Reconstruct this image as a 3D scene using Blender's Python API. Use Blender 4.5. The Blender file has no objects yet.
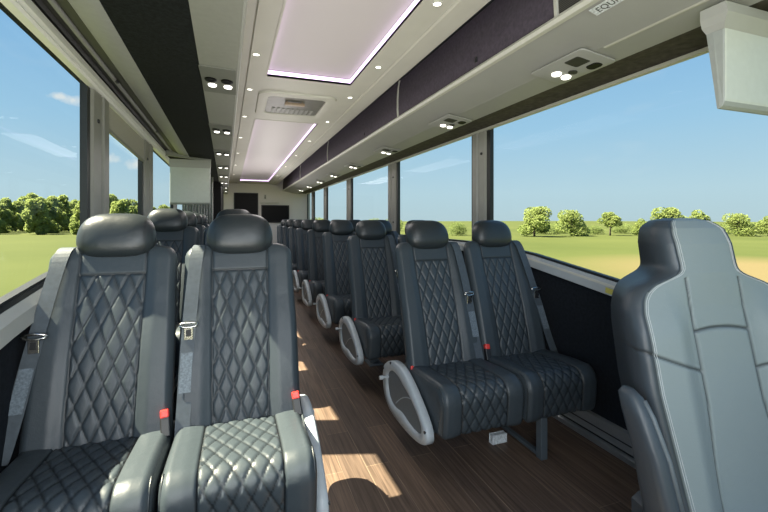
import bpy, bmesh, math, random
from mathutils import Vector, Matrix
PI = math.pi
rnd = random.Random(7)
C = bpy.context.scene.collection

# ------------------------------------------------------------------ materials
def new_mat(name):
    m = bpy.data.materials.new(name); m.use_nodes = True
    nt = m.node_tree
    return m, nt, nt.nodes['Principled BSDF']

def plain(name, col, rough=.5, metal=0, noise=0, nscale=40, bump=0, bscale=300, spec=.5, coat=0):
    m, nt, b = new_mat(name)
    b.inputs['Base Color'].default_value = (*col, 1)
    b.inputs['Roughness'].default_value = rough
    b.inputs['Metallic'].default_value = metal
    b.inputs['Specular IOR Level'].default_value = spec
    tc = nt.nodes.new('ShaderNodeTexCoord')
    if noise:
        n = nt.nodes.new('ShaderNodeTexNoise'); n.inputs['Scale'].default_value = nscale; n.inputs['Detail'].default_value = 5
        nt.links.new(tc.outputs['Object'], n.inputs['Vector'])
        mp = nt.nodes.new('ShaderNodeMapRange')
        mp.inputs['From Min'].default_value = .3; mp.inputs['From Max'].default_value = .7
        mp.inputs['To Min'].default_value = 1 - noise; mp.inputs['To Max'].default_value = 1 + noise
        nt.links.new(n.outputs['Fac'], mp.inputs['Value'])
        mx = nt.nodes.new('ShaderNodeVectorMath'); mx.operation = 'SCALE'
        mx.inputs[0].default_value = col
        nt.links.new(mp.outputs['Result'], mx.inputs['Scale'])
        nt.links.new(mx.outputs['Vector'], b.inputs['Base Color'])
    if bump:
        n2 = nt.nodes.new('ShaderNodeTexNoise'); n2.inputs['Scale'].default_value = bscale; n2.inputs['Detail'].default_value = 3
        nt.links.new(tc.outputs['Object'], n2.inputs['Vector'])
        bp = nt.nodes.new('ShaderNodeBump'); bp.inputs['Strength'].default_value = bump; bp.inputs['Distance'].default_value = .002
        nt.links.new(n2.outputs['Fac'], bp.inputs['Height'])
        nt.links.new(bp.outputs['Normal'], b.inputs['Normal'])
    return m

def leather(name, col, seamcol, rough=.4, spec=.5):
    m, nt, b = new_mat(name)
    at = nt.nodes.new('ShaderNodeAttribute'); at.attribute_name = 'seam'
    mx = nt.nodes.new('ShaderNodeMix'); mx.data_type = 'RGBA'
    mx.inputs[6].default_value = (*col, 1); mx.inputs[7].default_value = (*seamcol, 1)
    nt.links.new(at.outputs['Fac'], mx.inputs[0])
    nt.links.new(mx.outputs[2], b.inputs['Base Color'])
    b.inputs['Roughness'].default_value = rough
    b.inputs['Specular IOR Level'].default_value = spec
    tc = nt.nodes.new('ShaderNodeTexCoord')
    v = nt.nodes.new('ShaderNodeTexVoronoi'); v.inputs['Scale'].default_value = 420
    nt.links.new(tc.outputs['Object'], v.inputs['Vector'])
    n = nt.nodes.new('ShaderNodeTexNoise'); n.inputs['Scale'].default_value = 28; n.inputs['Detail'].default_value = 4
    nt.links.new(tc.outputs['Object'], n.inputs['Vector'])
    ad = nt.nodes.new('ShaderNodeMath'); ad.operation = 'MULTIPLY_ADD'; ad.inputs[1].default_value = .12
    nt.links.new(v.outputs['Distance'], ad.inputs[0]); nt.links.new(n.outputs['Fac'], ad.inputs[2])
    bp = nt.nodes.new('ShaderNodeBump'); bp.inputs['Strength'].default_value = .35; bp.inputs['Distance'].default_value = .004
    nt.links.new(ad.outputs[0], bp.inputs['Height']); nt.links.new(bp.outputs['Normal'], b.inputs['Normal'])
    return m

def emit(name, col, strength):
    m, nt, b = new_mat(name)
    b.inputs['Base Color'].default_value = (*col, 1)
    b.inputs['Emission Color'].default_value = (*col, 1)
    b.inputs['Emission Strength'].default_value = strength
    return m

M = {}
M['leather'] = leather('dark_leather', (.036, .047, .056), (.006, .008, .010), .42, .38)
M['headrest'] = leather('headrest_leather', (.022, .028, .032), (.005, .006, .007), .36, .45)
M['driver_light'] = leather('driver_grey_leather', (.20, .24, .25), (.03, .035, .04), .42)
M['driver_dark'] = leather('driver_dark_leather', (.04, .052, .065), (.015, .018, .02), .42)
M['thread'] = plain('pale_thread', (.42, .45, .47), .7, noise=.1)
M['belt'] = plain('belt_webbing', (.050, .065, .080), .6, bump=.3, bscale=500, noise=.15, nscale=60)
M['belt_label'] = plain('belt_label', (.11, .14, .17), .6, noise=.35, nscale=150)
M['chrome'] = plain('buckle_metal', (.62, .62, .6), .25, 1, noise=.05)
M['red'] = plain('red_button', (.62, .035, .025), .35, noise=.05)
M['blackp'] = plain('black_plastic', (.012, .013, .015), .45, noise=.1)
M['cap'] = plain('grey_end_plastic', (.34, .38, .41), .42, noise=.05, bump=.1)
M['cap_in'] = plain('grey_inset_plastic', (.10, .12, .135), .5, noise=.06, bump=.15)
M['legm'] = plain('painted_leg_metal', (.10, .125, .145), .45, .3, noise=.05)
M['white_label'] = plain('white_label', (.62, .66, .68), .5, noise=.25, nscale=120)
M['liner'] = plain('grey_liner', (.335, .34, .325), .5, noise=.03, nscale=8, bump=.12)
M['liner_d'] = plain('grey_liner_dark', (.25, .255, .235), .5, noise=.04, bump=.12)
M['ceil'] = plain('ceiling_liner', (.50, .49, .44), .5, noise=.03, nscale=6, bump=.08)
M['railw'] = plain('pale_window_rail', (.74, .75, .72), .4, noise=.03)
M['strip'] = plain('edge_strip_grey', (.29, .29, .335), .5, noise=.04)
M['psu_d'] = plain('unit_plate', (.15, .155, .14), .5, noise=.04)
M['trimw'] = plain('pale_trim', (.50, .50, .45), .4, noise=.03)
M['sillm'] = plain('sill_grey', (.36, .40, .43), .45, noise=.06, nscale=12)
M['sillw'] = plain('sill_pale', (.44, .45, .43), .45, noise=.06, nscale=12)
M['alu'] = plain('aluminium', (.42, .45, .48), .35, .7, noise=.08, nscale=15)
M['gasket'] = plain('window_gasket', (.012, .014, .016), .5, noise=.1)
M['pillar'] = plain('pillar_grey', (.27, .27, .25), .45, noise=.05, nscale=10)
M['charcoal'] = plain('charcoal_fabric', (.008, .010, .011), .95, noise=.45, nscale=70, bump=.4, bscale=400, spec=.15)
M['wallfab'] = plain('wall_fabric', (.010, .013, .018), .9, noise=.25, nscale=60, bump=.3, spec=.15)
M['valance'] = plain('valance_fabric', (.075, .068, .058), .9, noise=.3, nscale=30, bump=.3, spec=.2)
M['purple'] = plain('aubergine_fabric', (.074, .062, .084), .8, noise=.2, nscale=60, bump=.3, spec=.25)
M['recess'] = plain('shade_recess', (.032, .032, .030), .6, noise=.1)
M['white'] = plain('rear_wall_white', (.60, .58, .54), .5, noise=.03)
M['screen'] = plain('black_screen', (.004, .004, .005), .5, noise=.1, spec=.15)
M['monitor'] = plain('monitor_shell', (.50, .53, .49), .45, noise=.03, bump=.05)
M['monitor_d'] = plain('monitor_rim', (.27, .29, .28), .45, noise=.04)
M['shade'] = plain('roller_shade', (.42, .41, .36), .8, noise=.06, nscale=120, bump=.2)
M['curtain'] = plain('curtain_fabric', (.30, .31, .30), .9, noise=.1, nscale=50)
M['sticker'] = plain('yellow_sticker', (.50, .46, .10), .5, noise=.15, nscale=200)
M['ink'] = plain('dark_ink', (.06, .065, .06), .6, noise=.05)
M['bronze'] = plain('hatch_handle', (.30, .22, .15), .4, noise=.1)
M['hatchin'] = plain('hatch_inner', (.12, .115, .10), .4, noise=.2, nscale=15)
M['lamp'] = emit('lamp_lens', (1, .96, .88), 3)
M['led'] = emit('pink_led', (.88, .66, 1.0), 1.9)
M['skypanel'] = plain('skylight_panel', (.47, .435, .44), .5, noise=.02, nscale=200)
nt = M['skypanel'].node_tree; b = nt.nodes['Principled BSDF']
b.inputs['Emission Color'].default_value = (1, .91, .94, 1); b.inputs['Emission Strength'].default_value = .06

# perforated black grille
def grille_mat():
    m, nt, b = new_mat('grille')
    tc = nt.nodes.new('ShaderNodeTexCoord')
    w = nt.nodes.new('ShaderNodeTexWave'); w.inputs['Scale'].default_value = 45; w.bands_direction = 'Z'
    nt.links.new(tc.outputs['Object'], w.inputs['Vector'])
    r = nt.nodes.new('ShaderNodeValToRGB')
    r.color_ramp.elements[0].color = (.006, .006, .006, 1); r.color_ramp.elements[1].color = (.07, .068, .062, 1)
    nt.links.new(w.outputs['Fac'], r.inputs['Fac']); nt.links.new(r.outputs['Color'], b.inputs['Base Color'])
    b.inputs['Roughness'].default_value = .6
    return m
M['grille'] = grille_mat()

def wood_mat():
    m, nt, b = new_mat('plank_floor')
    N, L = nt.nodes, nt.links
    tc = N.new('ShaderNodeTexCoord')
    mp = N.new('ShaderNodeMapping'); mp.inputs['Rotation'].default_value = (0, 0, PI/2)
    L.new(tc.outputs['Object'], mp.inputs['Vector'])
    br = N.new('ShaderNodeTexBrick'); br.offset = .37
    br.inputs['Scale'].default_value = 1; br.inputs['Brick Width'].default_value = .95; br.inputs['Row Height'].default_value = .118
    br.inputs['Mortar Size'].default_value = .0016; br.inputs['Mortar Smooth'].default_value = .3; br.inputs['Bias'].default_value = 0
    br.inputs['Color1'].default_value = (.125, .084, .060, 1); br.inputs['Color2'].default_value = (.075, .053, .041, 1)
    br.inputs['Mortar'].default_value = (.19, .14, .10, 1)
    L.new(mp.outputs['Vector'], br.inputs['Vector'])
    mp2 = N.new('ShaderNodeMapping'); mp2.inputs['Scale'].default_value = (46, 1.6, 1)
    L.new(tc.outputs['Object'], mp2.inputs['Vector'])
    n = N.new('ShaderNodeTexNoise'); n.inputs['Scale'].default_value = 1.6; n.inputs['Detail'].default_value = 8; n.inputs['Distortion'].default_value = .8
    L.new(mp2.outputs['Vector'], n.inputs['Vector'])
    r = N.new('ShaderNodeMapRange'); r.inputs['From Min'].default_value = .3; r.inputs['From Max'].default_value = .7
    r.inputs['To Min'].default_value = .55; r.inputs['To Max'].default_value = 1.4
    L.new(n.outputs['Fac'], r.inputs['Value'])
    s = N.new('ShaderNodeVectorMath'); s.operation = 'SCALE'
    L.new(br.outputs['Color'], s.inputs[0]); L.new(r.outputs['Result'], s.inputs['Scale'])
    L.new(s.outputs['Vector'], b.inputs['Base Color'])
    b.inputs['Roughness'].default_value = .5; b.inputs['Specular IOR Level'].default_value = .3
    return m
M['wood'] = wood_mat()

def glass_mat():
    m = bpy.data.materials.new('window_glass'); m.use_nodes = True
    nt = m.node_tree; nt.nodes.clear()
    o = nt.nodes.new('ShaderNodeOutputMaterial'); t = nt.nodes.new('ShaderNodeBsdfTransparent')
    t.inputs['Color'].default_value = (.93, .965, .96, 1)
    g = nt.nodes.new('ShaderNodeBsdfGlossy'); g.inputs['Roughness'].default_value = .02
    lw = nt.nodes.new('ShaderNodeLayerWeight'); lw.inputs['Blend'].default_value = .5
    pw = nt.nodes.new('ShaderNodeMath'); pw.operation = 'POWER'; pw.inputs[1].default_value = 4
    fr = nt.nodes.new('ShaderNodeMath'); fr.operation = 'MULTIPLY_ADD'; fr.inputs[1].default_value = .12; fr.inputs[2].default_value = .005
    nt.links.new(lw.outputs['Facing'], pw.inputs[0]); nt.links.new(pw.outputs[0], fr.inputs[0])
    mx = nt.nodes.new('ShaderNodeMixShader')
    nt.links.new(fr.outputs[0], mx.inputs[0]); nt.links.new(t.outputs[0], mx.inputs[1]); nt.links.new(g.outputs[0], mx.inputs[2])
    nt.links.new(mx.outputs[0], o.inputs['Surface'])
    return m
M['glass'] = glass_mat()

def field_mat():
    m, nt, b = new_mat('grass_field')
    N, L = nt.nodes, nt.links
    tc = N.new('ShaderNodeTexCoord')
    n = N.new('ShaderNodeTexNoise'); n.inputs['Scale'].default_value = .045; n.inputs['Detail'].default_value = 9; n.inputs['Roughness'].default_value = .62
    L.new(tc.outputs['Object'], n.inputs['Vector'])
    r = N.new('ShaderNodeValToRGB')
    e = r.color_ramp.elements
    e[0].position = .32; e[0].color = (.046, .060, .016, 1); e[1].position = .7; e[1].color = (.066, .078, .023, 1)
    L.new(n.outputs['Fac'], r.inputs['Fac'])
    # dry straw patch beside the bus
    sx = N.new('ShaderNodeVectorMath'); sx.operation = 'DISTANCE'; sx.inputs[1].default_value = (24, 10.5, 0)
    L.new(tc.outputs['Object'], sx.inputs[0])
    mr = N.new('ShaderNodeMapRange'); mr.inputs['From Min'].default_value = 12; mr.inputs['From Max'].default_value = 5
    L.new(sx.outputs['Value'], mr.inputs['Value'])
    mx = N.new('ShaderNodeMix'); mx.data_type = 'RGBA'; mx.inputs[7].default_value = (.115, .092, .045, 1)
    L.new(mr.outputs['Result'], mx.inputs[0]); L.new(r.outputs['Color'], mx.inputs[6])
    L.new(mx.outputs[2], b.inputs['Base Color'])
    b.inputs['Roughness'].default_value = .95; b.inputs['Specular IOR Level'].default_value = .1
    return m
M['field'] = field_mat()

def leaf_mat(name, c1, c2):
    m, nt, b = new_mat(name)
    tc = nt.nodes.new('ShaderNodeTexCoord')
    n = nt.nodes.new('ShaderNodeTexNoise'); n.inputs['Scale'].default_value = .9; n.inputs['Detail'].default_value = 6
    nt.links.new(tc.outputs['Object'], n.inputs['Vector'])
    r = nt.nodes.new('ShaderNodeValToRGB')
    r.color_ramp.elements[0].position = .35; r.color_ramp.elements[0].color = (*c1, 1)
    r.color_ramp.elements[1].position = .65; r.color_ramp.elements[1].color = (*c2, 1)
    nt.links.new(n.outputs['Fac'], r.inputs['Fac']); nt.links.new(r.outputs['Color'], b.inputs['Base Color'])
    b.inputs['Roughness'].default_value = .8; b.inputs['Specular IOR Level'].default_value = .15
    tr = nt.nodes.new('ShaderNodeBsdfTranslucent'); nt.links.new(r.outputs['Color'], tr.inputs['Color'])
    ms = nt.nodes.new('ShaderNodeMixShader'); ms.inputs[0].default_value = .55
    nt.links.new(b.outputs[0], ms.inputs[1]); nt.links.new(tr.outputs[0], ms.inputs[2])
    nt.links.new(ms.outputs[0], nt.nodes['Material Output'].inputs['Surface'])
    return m
M['leaf'] = leaf_mat('leaf_green', (.17, .225, .075), (.25, .30, .11))
M['leaf_y'] = leaf_mat('leaf_light_green', (.21, .27, .085), (.31, .36, .13))
M['leaf_d'] = leaf_mat('leaf_dark_green', (.028, .050, .018), (.05, .08, .024))
M['bark'] = plain('bark', (.07, .06, .045), .9, noise=.3, nscale=6)

# ------------------------------------------------------------------ mesh helpers
def link(name, me, mat, parent=None, smooth=False):
    mats = mat if isinstance(mat, (list, tuple)) else [mat]
    for m in mats: me.materials.append(m)
    o = bpy.data.objects.new(name, me); C.objects.link(o)
    if parent is not None: o.parent = parent
    if smooth:
        for p in me.polygons: p.use_smooth = True
    return o

class MB:
    """collects shapes into one mesh"""
    def __init__(s): s.v = []; s.f = []; s.mi = []
    def add(s, vs, fs, mi=0):
        n = len(s.v); s.v += [tuple(p) for p in vs]; s.f += [tuple(i + n for i in f) for f in fs]; s.mi += [mi]*len(fs)
    def box(s, x0, x1, y0, y1, z0, z1, mi=0):
        s.add([(x0,y0,z0),(x1,y0,z0),(x1,y1,z0),(x0,y1,z0),(x0,y0,z1),(x1,y0,z1),(x1,y1,z1),(x0,y1,z1)],
              [(3,2,1,0),(4,5,6,7),(0,1,5,4),(1,2,6,5),(2,3,7,6),(3,0,4,7)], mi)
    def bbox(s, x0, x1, y0, y1, z0, z1, bev=.004, seg=2, mi=0, mtx=None):
        bm = bmesh.new()
        bmesh.ops.create_cube(bm, size=1)
        for v in bm.verts:
            v.co = Vector(((x0+x1)/2 + v.co.x*(x1-x0), (y0+y1)/2 + v.co.y*(y1-y0), (z0+z1)/2 + v.co.z*(z1-z0)))
        bmesh.ops.bevel(bm, geom=bm.edges[:], offset=bev, segments=seg, affect='EDGES', profile=.5)
        if mtx is not None: bmesh.ops.transform(bm, matrix=mtx, verts=bm.verts[:])
        s.from_bm(bm, mi)
    def from_bm(s, bm, mi=0):
        bm.verts.index_update()
        s.add([v.co.copy() for v in bm.verts], [tuple(v.index for v in f.verts) for f in bm.faces], mi); bm.free()
    def loft(s, rings, closed=True, cap=True, mi=0):
        k = len(rings[0]); vs = [p for r in rings for p in r]; fs = []
        for i in range(len(rings)-1):
            for j in range(k if closed else k-1):
                a = i*k+j; b_ = i*k+(j+1) % k
                fs.append((a, b_, b_+k, a+k))
        if cap and closed:
            fs.append(tuple(range(k))[::-1]); fs.append(tuple((len(rings)-1)*k+j for j in range(k)))
        s.add(vs, fs, mi)
    def tube(s, path, r, seg=10, mi=0, closed=False):
        pts = [Vector(p) for p in path]; rings = []
        up0 = Vector((0.13, .21, .97)).normalized()
        for i, p in enumerate(pts):
            if closed: t = pts[(i+1) % len(pts)] - pts[i-1]
            else: t = pts[min(i+1, len(pts)-1)] - pts[max(i-1, 0)]
            t.normalize()
            a = t.cross(up0)
            if a.length < .05: a = t.cross(Vector((1, 0, 0)))
            a.normalize(); b_ = t.cross(a)
            rr = r[i] if isinstance(r, (list, tuple)) else r
            rings.append([p + a*math.cos(2*PI*j/seg)*rr + b_*math.sin(2*PI*j/seg)*rr for j in range(seg)])
        if closed: s.loft(rings + [rings[0]], cap=False, mi=mi)
        else: s.loft(rings, mi=mi)
    def cyl(s, c, axis, r, h, seg=20, mi=0, r2=None):
        c = Vector(c); ax = Vector(axis).normalized(); a = ax.orthogonal().normalized(); b_ = ax.cross(a)
        r2 = r if r2 is None else r2
        s.loft([[c + a*math.cos(2*PI*j/seg)*q + b_*math.sin(2*PI*j/seg)*q + ax*t for j in range(seg)] for q, t in ((r, 0), (r2, h))], mi=mi)
    def prism_y(s, prof, y0, y1, dx0=0, dx1=0, mi=0):
        """closed (x,z) outline swept along y, shifted in x at both ends"""
        s.loft([[(x+dx0, y0, z) for x, z in prof], [(x+dx1, y1, z) for x, z in prof]], mi=mi)
    def prism_x(s, prof, x0, x1, d=None, mi=0):
        """closed (y,z) outline swept along x; d(y) shifts x"""
        g = d or (lambda y: 0)
        s.loft([[(x0+g(y), y, z) for y, z in prof], [(x1+g(y), y, z) for y, z in prof]], mi=mi)
    def strip(s, pts, wv, th=.003, mi=0):
        """flat band along pts; wv: half-width vector(s); thin in the third direction"""
        rings = []
        P = [Vector(p) for p in pts]
        for i, p in enumerate(P):
            t = (P[min(i+1, len(P)-1)] - P[max(i-1, 0)]).normalized()
            w = Vector(wv[i] if isinstance(wv[0], (tuple, list, Vector)) else wv)
            n = t.cross(w).normalized()*th/2
            rings.append([p-w-n, p+w-n, p+w+n, p-w+n])
        s.loft(rings, mi=mi)
    def build(s, name, mat, parent=None, smooth=False, auto=False):
        me = bpy.data.meshes.new(name); me.from_pydata(s.v, [], s.f)
        bm = bmesh.new(); bm.from_mesh(me)
        bmesh.ops.recalc_face_normals(bm, faces=bm.faces[:])
        bm.to_mesh(me); bm.free()
        me.update()
        o = link(name, me, mat, parent, smooth or auto)
        if any(s.mi):
            for p, i in zip(me.polygons, s.mi): p.material_index = i
        if auto:
            me.set_sharp_from_angle(angle=math.radians(38))
        return o

def tag(o, label=None, cat=None, group=None, kind=None):
    if label: o['label'] = label
    if cat: o['category'] = cat
    if group: o['group'] = group
    if kind: o['kind'] = kind
    return o
def empty(name, loc=(0, 0, 0), rz=0):
    o = bpy.data.objects.new(name, None); C.objects.link(o); o.location = loc; o.rotation_euler = (0, 0, rz); o.empty_display_size = .1
    return o
def copy_tree(o, parent=None):
    c = o.copy(); C.objects.link(c); c.parent = parent
    for ch in list(o.children): copy_tree(ch, c)
    return c
def struct(o): o['kind'] = 'structure'; return o
def catmull(pts, n=6, closed=True):
    out = []; m = len(pts)
    for i in range(m if closed else m-1):
        g = lambda k: Vector(pts[(i+k) % m]) if closed else Vector(pts[min(max(i+k, 0), m-1)])
        p0, p1, p2, p3 = g(-1), g(0), g(1), g(2)
        for j in range(n):
            t = j/n
            out.append(.5*((2*p1)+(-p0+p2)*t+(2*p0-5*p1+4*p2-p3)*t*t+(-p0+3*p1-3*p2+p3)*t**3))
    if not closed: out.append(Vector(pts[-1]))
    return out
def gauss(d, w): return math.exp(-(d/w)**2)
def smooth(a, b_, x):
    t = min(max((x-a)/(b_-a), 0), 1); return t*t*(3-2*t)
def lerp_tab(tab, t):
    if t <= tab[0][0]: return tab[0][1]
    for (a, va), (b_, vb) in zip(tab, tab[1:]):
        if t <= b_:
            q = (t-a)/(b_-a); q = q*q*(3-2*q); return va + (vb-va)*q
    return tab[-1][1]

DR = lambda y: -.025*(y-2)          # the left side of the cabin widens a little towards the rear
YF, YR = -.6, 11.6                  # front opening and rear wall
XL, XR = -.70, 1.85                 # inner wall faces

# ------------------------------------------------------------------ shell
mb = MB(); mb.box(-1.0, 1.95, YF-.6, YR+.1, -.08, 0); struct(mb.build('floor', M['wood']))
mb = MB()
for ya, yb, zt_ in ((YF, 2.62, .03), (2.62, YR, .085)): mb.prism_y([(-.72, 0), (.245, 0), (.245, zt_), (-.72, zt_)], ya, yb, DR(ya), DR(yb)); struct(mb.build('trim_1', M['wallfab']))

SR = [(-.6, .60), (.5, .725), (1.5, .860), (2.22, .958), (2.7, 1.0), (11.6, 1.0)]    # right sill line
SL = [(-.6, .58), (.5, .77), (1.6, .925), (2.0, .968), (2.35, .99), (11.6, .99)]     # left sill line
RTOP, LTOP = 1.935, 1.93
def zs(tab, y):
    for (a, va), (b_, vb) in zip(tab, tab[1:]):
        if y <= b_: return va+(vb-va)*(y-a)/(b_-a)
    return tab[-1][1]
# side walls below and above the glass
mb = MB()
mb.prism_x([(-.6, 0)] + [(y, z-.05) for y, z in SR][0:0] + [(11.6, 0)] + [(y, z-.02) for y, z in reversed(SR)], XR, XR+.08)
mb.box(XR, XR+.08, YF, YR, RTOP, 2.36)
struct(mb.build('wall_right', M['wallfab']))
mb = MB()
mb.prism_x([(-.6, 0), (11.6, 0)] + [(y, z-.02) for y, z in reversed(SL)], XL-.08, XL, DR)
mb.loft([[(XL-.08+DR(y), y, LTOP), (XL+DR(y), y, LTOP), (XL+DR(y), y, 2.36), (XL-.08+DR(y), y, 2.36)] for y in (YF, YR)])
struct(mb.build('wall_left', M['wallfab']))
mb = MB(); mb.box(-1.1, 1.95, YR, YR+.08, 0, 2.36); struct(mb.build('wall_back', M['white']))

# sills
mb = MB()
for (y0, z0), (y1, z1) in zip(SR, SR[1:]):
    mb.loft([[(XR-.035, y, z-.070), (XR+.02, y, z-.075), (XR+.02, y, z-.02), (XR-.028, y, z-.026)] for y, z in ((y0, z0), (y1, z1))])
    mb.loft([[(XR-.030, y, z-.028), (XR-.018, y, z-.03), (XR-.014, y, z-.018), (XR-.026, y, z-.016)] for y, z in ((y0, z0), (y1, z1))], mi=1)
    mb.loft([[(XR-.022, y, z-.022), (XR+.04, y, z-.022), (XR+.04, y, z), (XR-.012, y, z)] for y, z in ((y0, z0), (y1, z1))])
struct(mb.build('trim_2', [M['sillm'], M['trimw']]))
mb = MB()
for (y0, z0), (y1, z1) in zip(SL, SL[1:]):
    mb.loft([[(XL+.035+DR(y), y, z-.095), (XL-.02+DR(y), y, z-.1), (XL-.02+DR(y), y, z-.012), (XL+.012+DR(y), y, z-.012), (XL+.034+DR(y), y, z-.04)] for y, z in ((y0, z0), (y1, z1))])
    mb.loft([[(XL+.010+DR(y), y, z-.013), (XL-.03+DR(y), y, z-.013), (XL-.03+DR(y), y, z+.004), (XL+.006+DR(y), y, z+.004)] for y, z in ((y0, z0), (y1, z1))], mi=1)
struct(mb.build('trim_3', [M['sillw'], M['gasket']]))
# yellow sticker on the right sill
mb = MB(); y0, y1 = 1.50, 1.63
mb.loft([[(XR-.0362, y, zs(SR, y)-.062), (XR-.0352, y, zs(SR, y)-.062), (XR-.0320, y, zs(SR, y)-.034), (XR-.0330, y, zs(SR, y)-.034)] for y in (y0, y1)])
tag(mb.build('warning_sticker', M['sticker']), 'small yellow sticker on the grey sill of the right front window', 'sticker')

# windows: glass + frame + pillar behind each
def window(n, side, y0, y1, pil):
    x = XR+.02 if side > 0 else XL-.02
    d = (lambda y: 0) if side > 0 else DR
    tab = SR if side > 0 else SL; top = RTOP if side > 0 else LTOP
    ys = [y0] + [y for y, _ in tab if y0 < y < y1] + [y1]
    mb = MB()
    pr = [(y, zs(tab, y)) for y in ys] + [(y1, top), (y0, top)]
    mb.add([(x+d(y), y, z) for y, z in pr], [tuple(range(len(pr)))])
    g = struct(mb.build('window_%d' % n, M['glass']))
    # rubber gasket round the glass
    mb = MB(); s_ = side
    a, b_ = x-s_*.022, x+s_*.01
    def bar(p, q, w):   # along y-z line
        mb.loft([[(a+d(p[0]), p[0], p[1]), (b_+d(p[0]), p[0], p[1]), (b_+d(p[0]), p[0]+w[0], p[1]+w[1]), (a+d(p[0]), p[0]+w[0], p[1]+w[1])],
                 [(a+d(q[0]), q[0], q[1]), (b_+d(q[0]), q[0], q[1]), (b_+d(q[0]), q[0]+w[0], q[1]+w[1]), (a+d(q[0]), q[0]+w[0], q[1]+w[1])]])
    gw = .045
    bar((y1-gw, zs(tab, y1)), (y1-gw, top), (gw, 0))
    bar((y0, zs(tab, y0)), (y0, top), (.022, 0))
    for p, q in zip(ys, ys[1:]): bar((p, zs(tab, p)), (q, zs(tab, q)), (0, .014))
    mb.build('window_frame', M['gasket'], g)
    if pil:
        p0, p1 = y1, y1+pil
        mb = MB(); i0 = x-s_*.035; o0 = x+s_*.012
        zb = zs(tab, p0)-.02
        prof = [(p0, i0+s_*.012), (p0+.02, i0), (p0+pil*.42, i0-s_*.006), (p0+pil*.46, i0+s_*.006), (p0+pil*.52, i0+s_*.006), (p0+pil*.56, i0-s_*.010), (p1-.02, i0-s_*.006), (p1, i0+s_*.012), (p1, o0), (p0, o0)]
        mb.loft([[(xx+d(yy), yy, zb) for yy, xx in prof], [(xx+d(yy), yy, top+.01) for yy, xx in prof]])
        mb.build('window_pillar', M['pillar'], g)
        for zz in (1.16, 1.72):
            mb = MB(); mb.cyl((i0+d(p0+pil*.25)+s_*.004, p0+pil*.25, zz), (-s_, 0, 0), .013, .014, 12, r2=.010)
            mb.build('pillar_bolt', M['gasket'], g)
    return g
n = 1
for y0, y1, pl in ((-.6, 2.76, .20), (2.96, 4.70, .27), (4.97, 6.85, .25), (7.10, 8.9, .24), (9.14, 10.5, .24), (10.74, 11.55, 0)):
    window(n, 1, y0, y1, pl); n += 1
for y0, y1, pl in ((-.6, 2.49, .31), (2.80, 3.95, .40), (4.35, 6.1, .3), (6.4, 8.2, .3), (8.5, 11.5, 0)):
    window(n, -1, y0, y1, pl); n += 1

# ------------------------------------------------------------------ ceiling with recessed light trays
ZC = 2.15
trays = [(-.5, 2.83), (4.08, 10.9)]
HAT = (3.0, 3.9)
def cx_l(y): return .20 + .6*DR(y)         # tray left edge
CR = 1.02
mb = MB()
ys = [YF, -.5, 2.83, 4.08, 10.9, YR]
for y0, y1 in zip(ys, ys[1:]):
    hole = (y0, y1) in trays
    def slab(xa, xb, y0=y0, y1=y1, z0=ZC, z1=ZC+.03):
        mb.loft([[(xa(y), y, z0), (xb(y), y, z0), (xb(y), y, z1), (xa(y), y, z1)] for y in (y0, y1)])
    if hole:
        slab(lambda y: .03+DR(y), cx_l); slab(lambda y: .76, lambda y: CR)
    else: slab(lambda y: .03+DR(y), lambda y: CR)
# raised side rails along the ceiling edges and roof skin
for xa in (.085,):
    mb.loft([[(xa+DR(y), y, ZC-.012), (xa+.012+DR(y), y, ZC-.012), (xa+.012+DR(y), y, ZC+.01), (xa+DR(y), y, ZC+.01)] for y in (YF, YR)])
mb.loft([[(.90, y, ZC-.004), (.906, y, ZC-.012), (CR, y, ZC-.016), (CR, y, ZC+.01), (.90, y, ZC+.01)] for y in (YF, YR)])
mb.loft([[(XL-.08+DR(y), y, 2.36), (XR+.08, y, 2.36), (XR+.08, y, 2.42), (XL-.08+DR(y), y, 2.42)] for y in (YF, YR)])
struct(mb.build('ceiling', M['ceil']))
mb = MB(); mb.prism_y([(CR-.005, 2.155), (1.10, 2.235), (1.19, 2.31), (1.848, 2.325), (1.848, 2.335), (1.18, 2.33), (1.09, 2.25), (CR-.015, 2.17)], YF, YR); struct(mb.build('trim_4', M['liner_d']))

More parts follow.
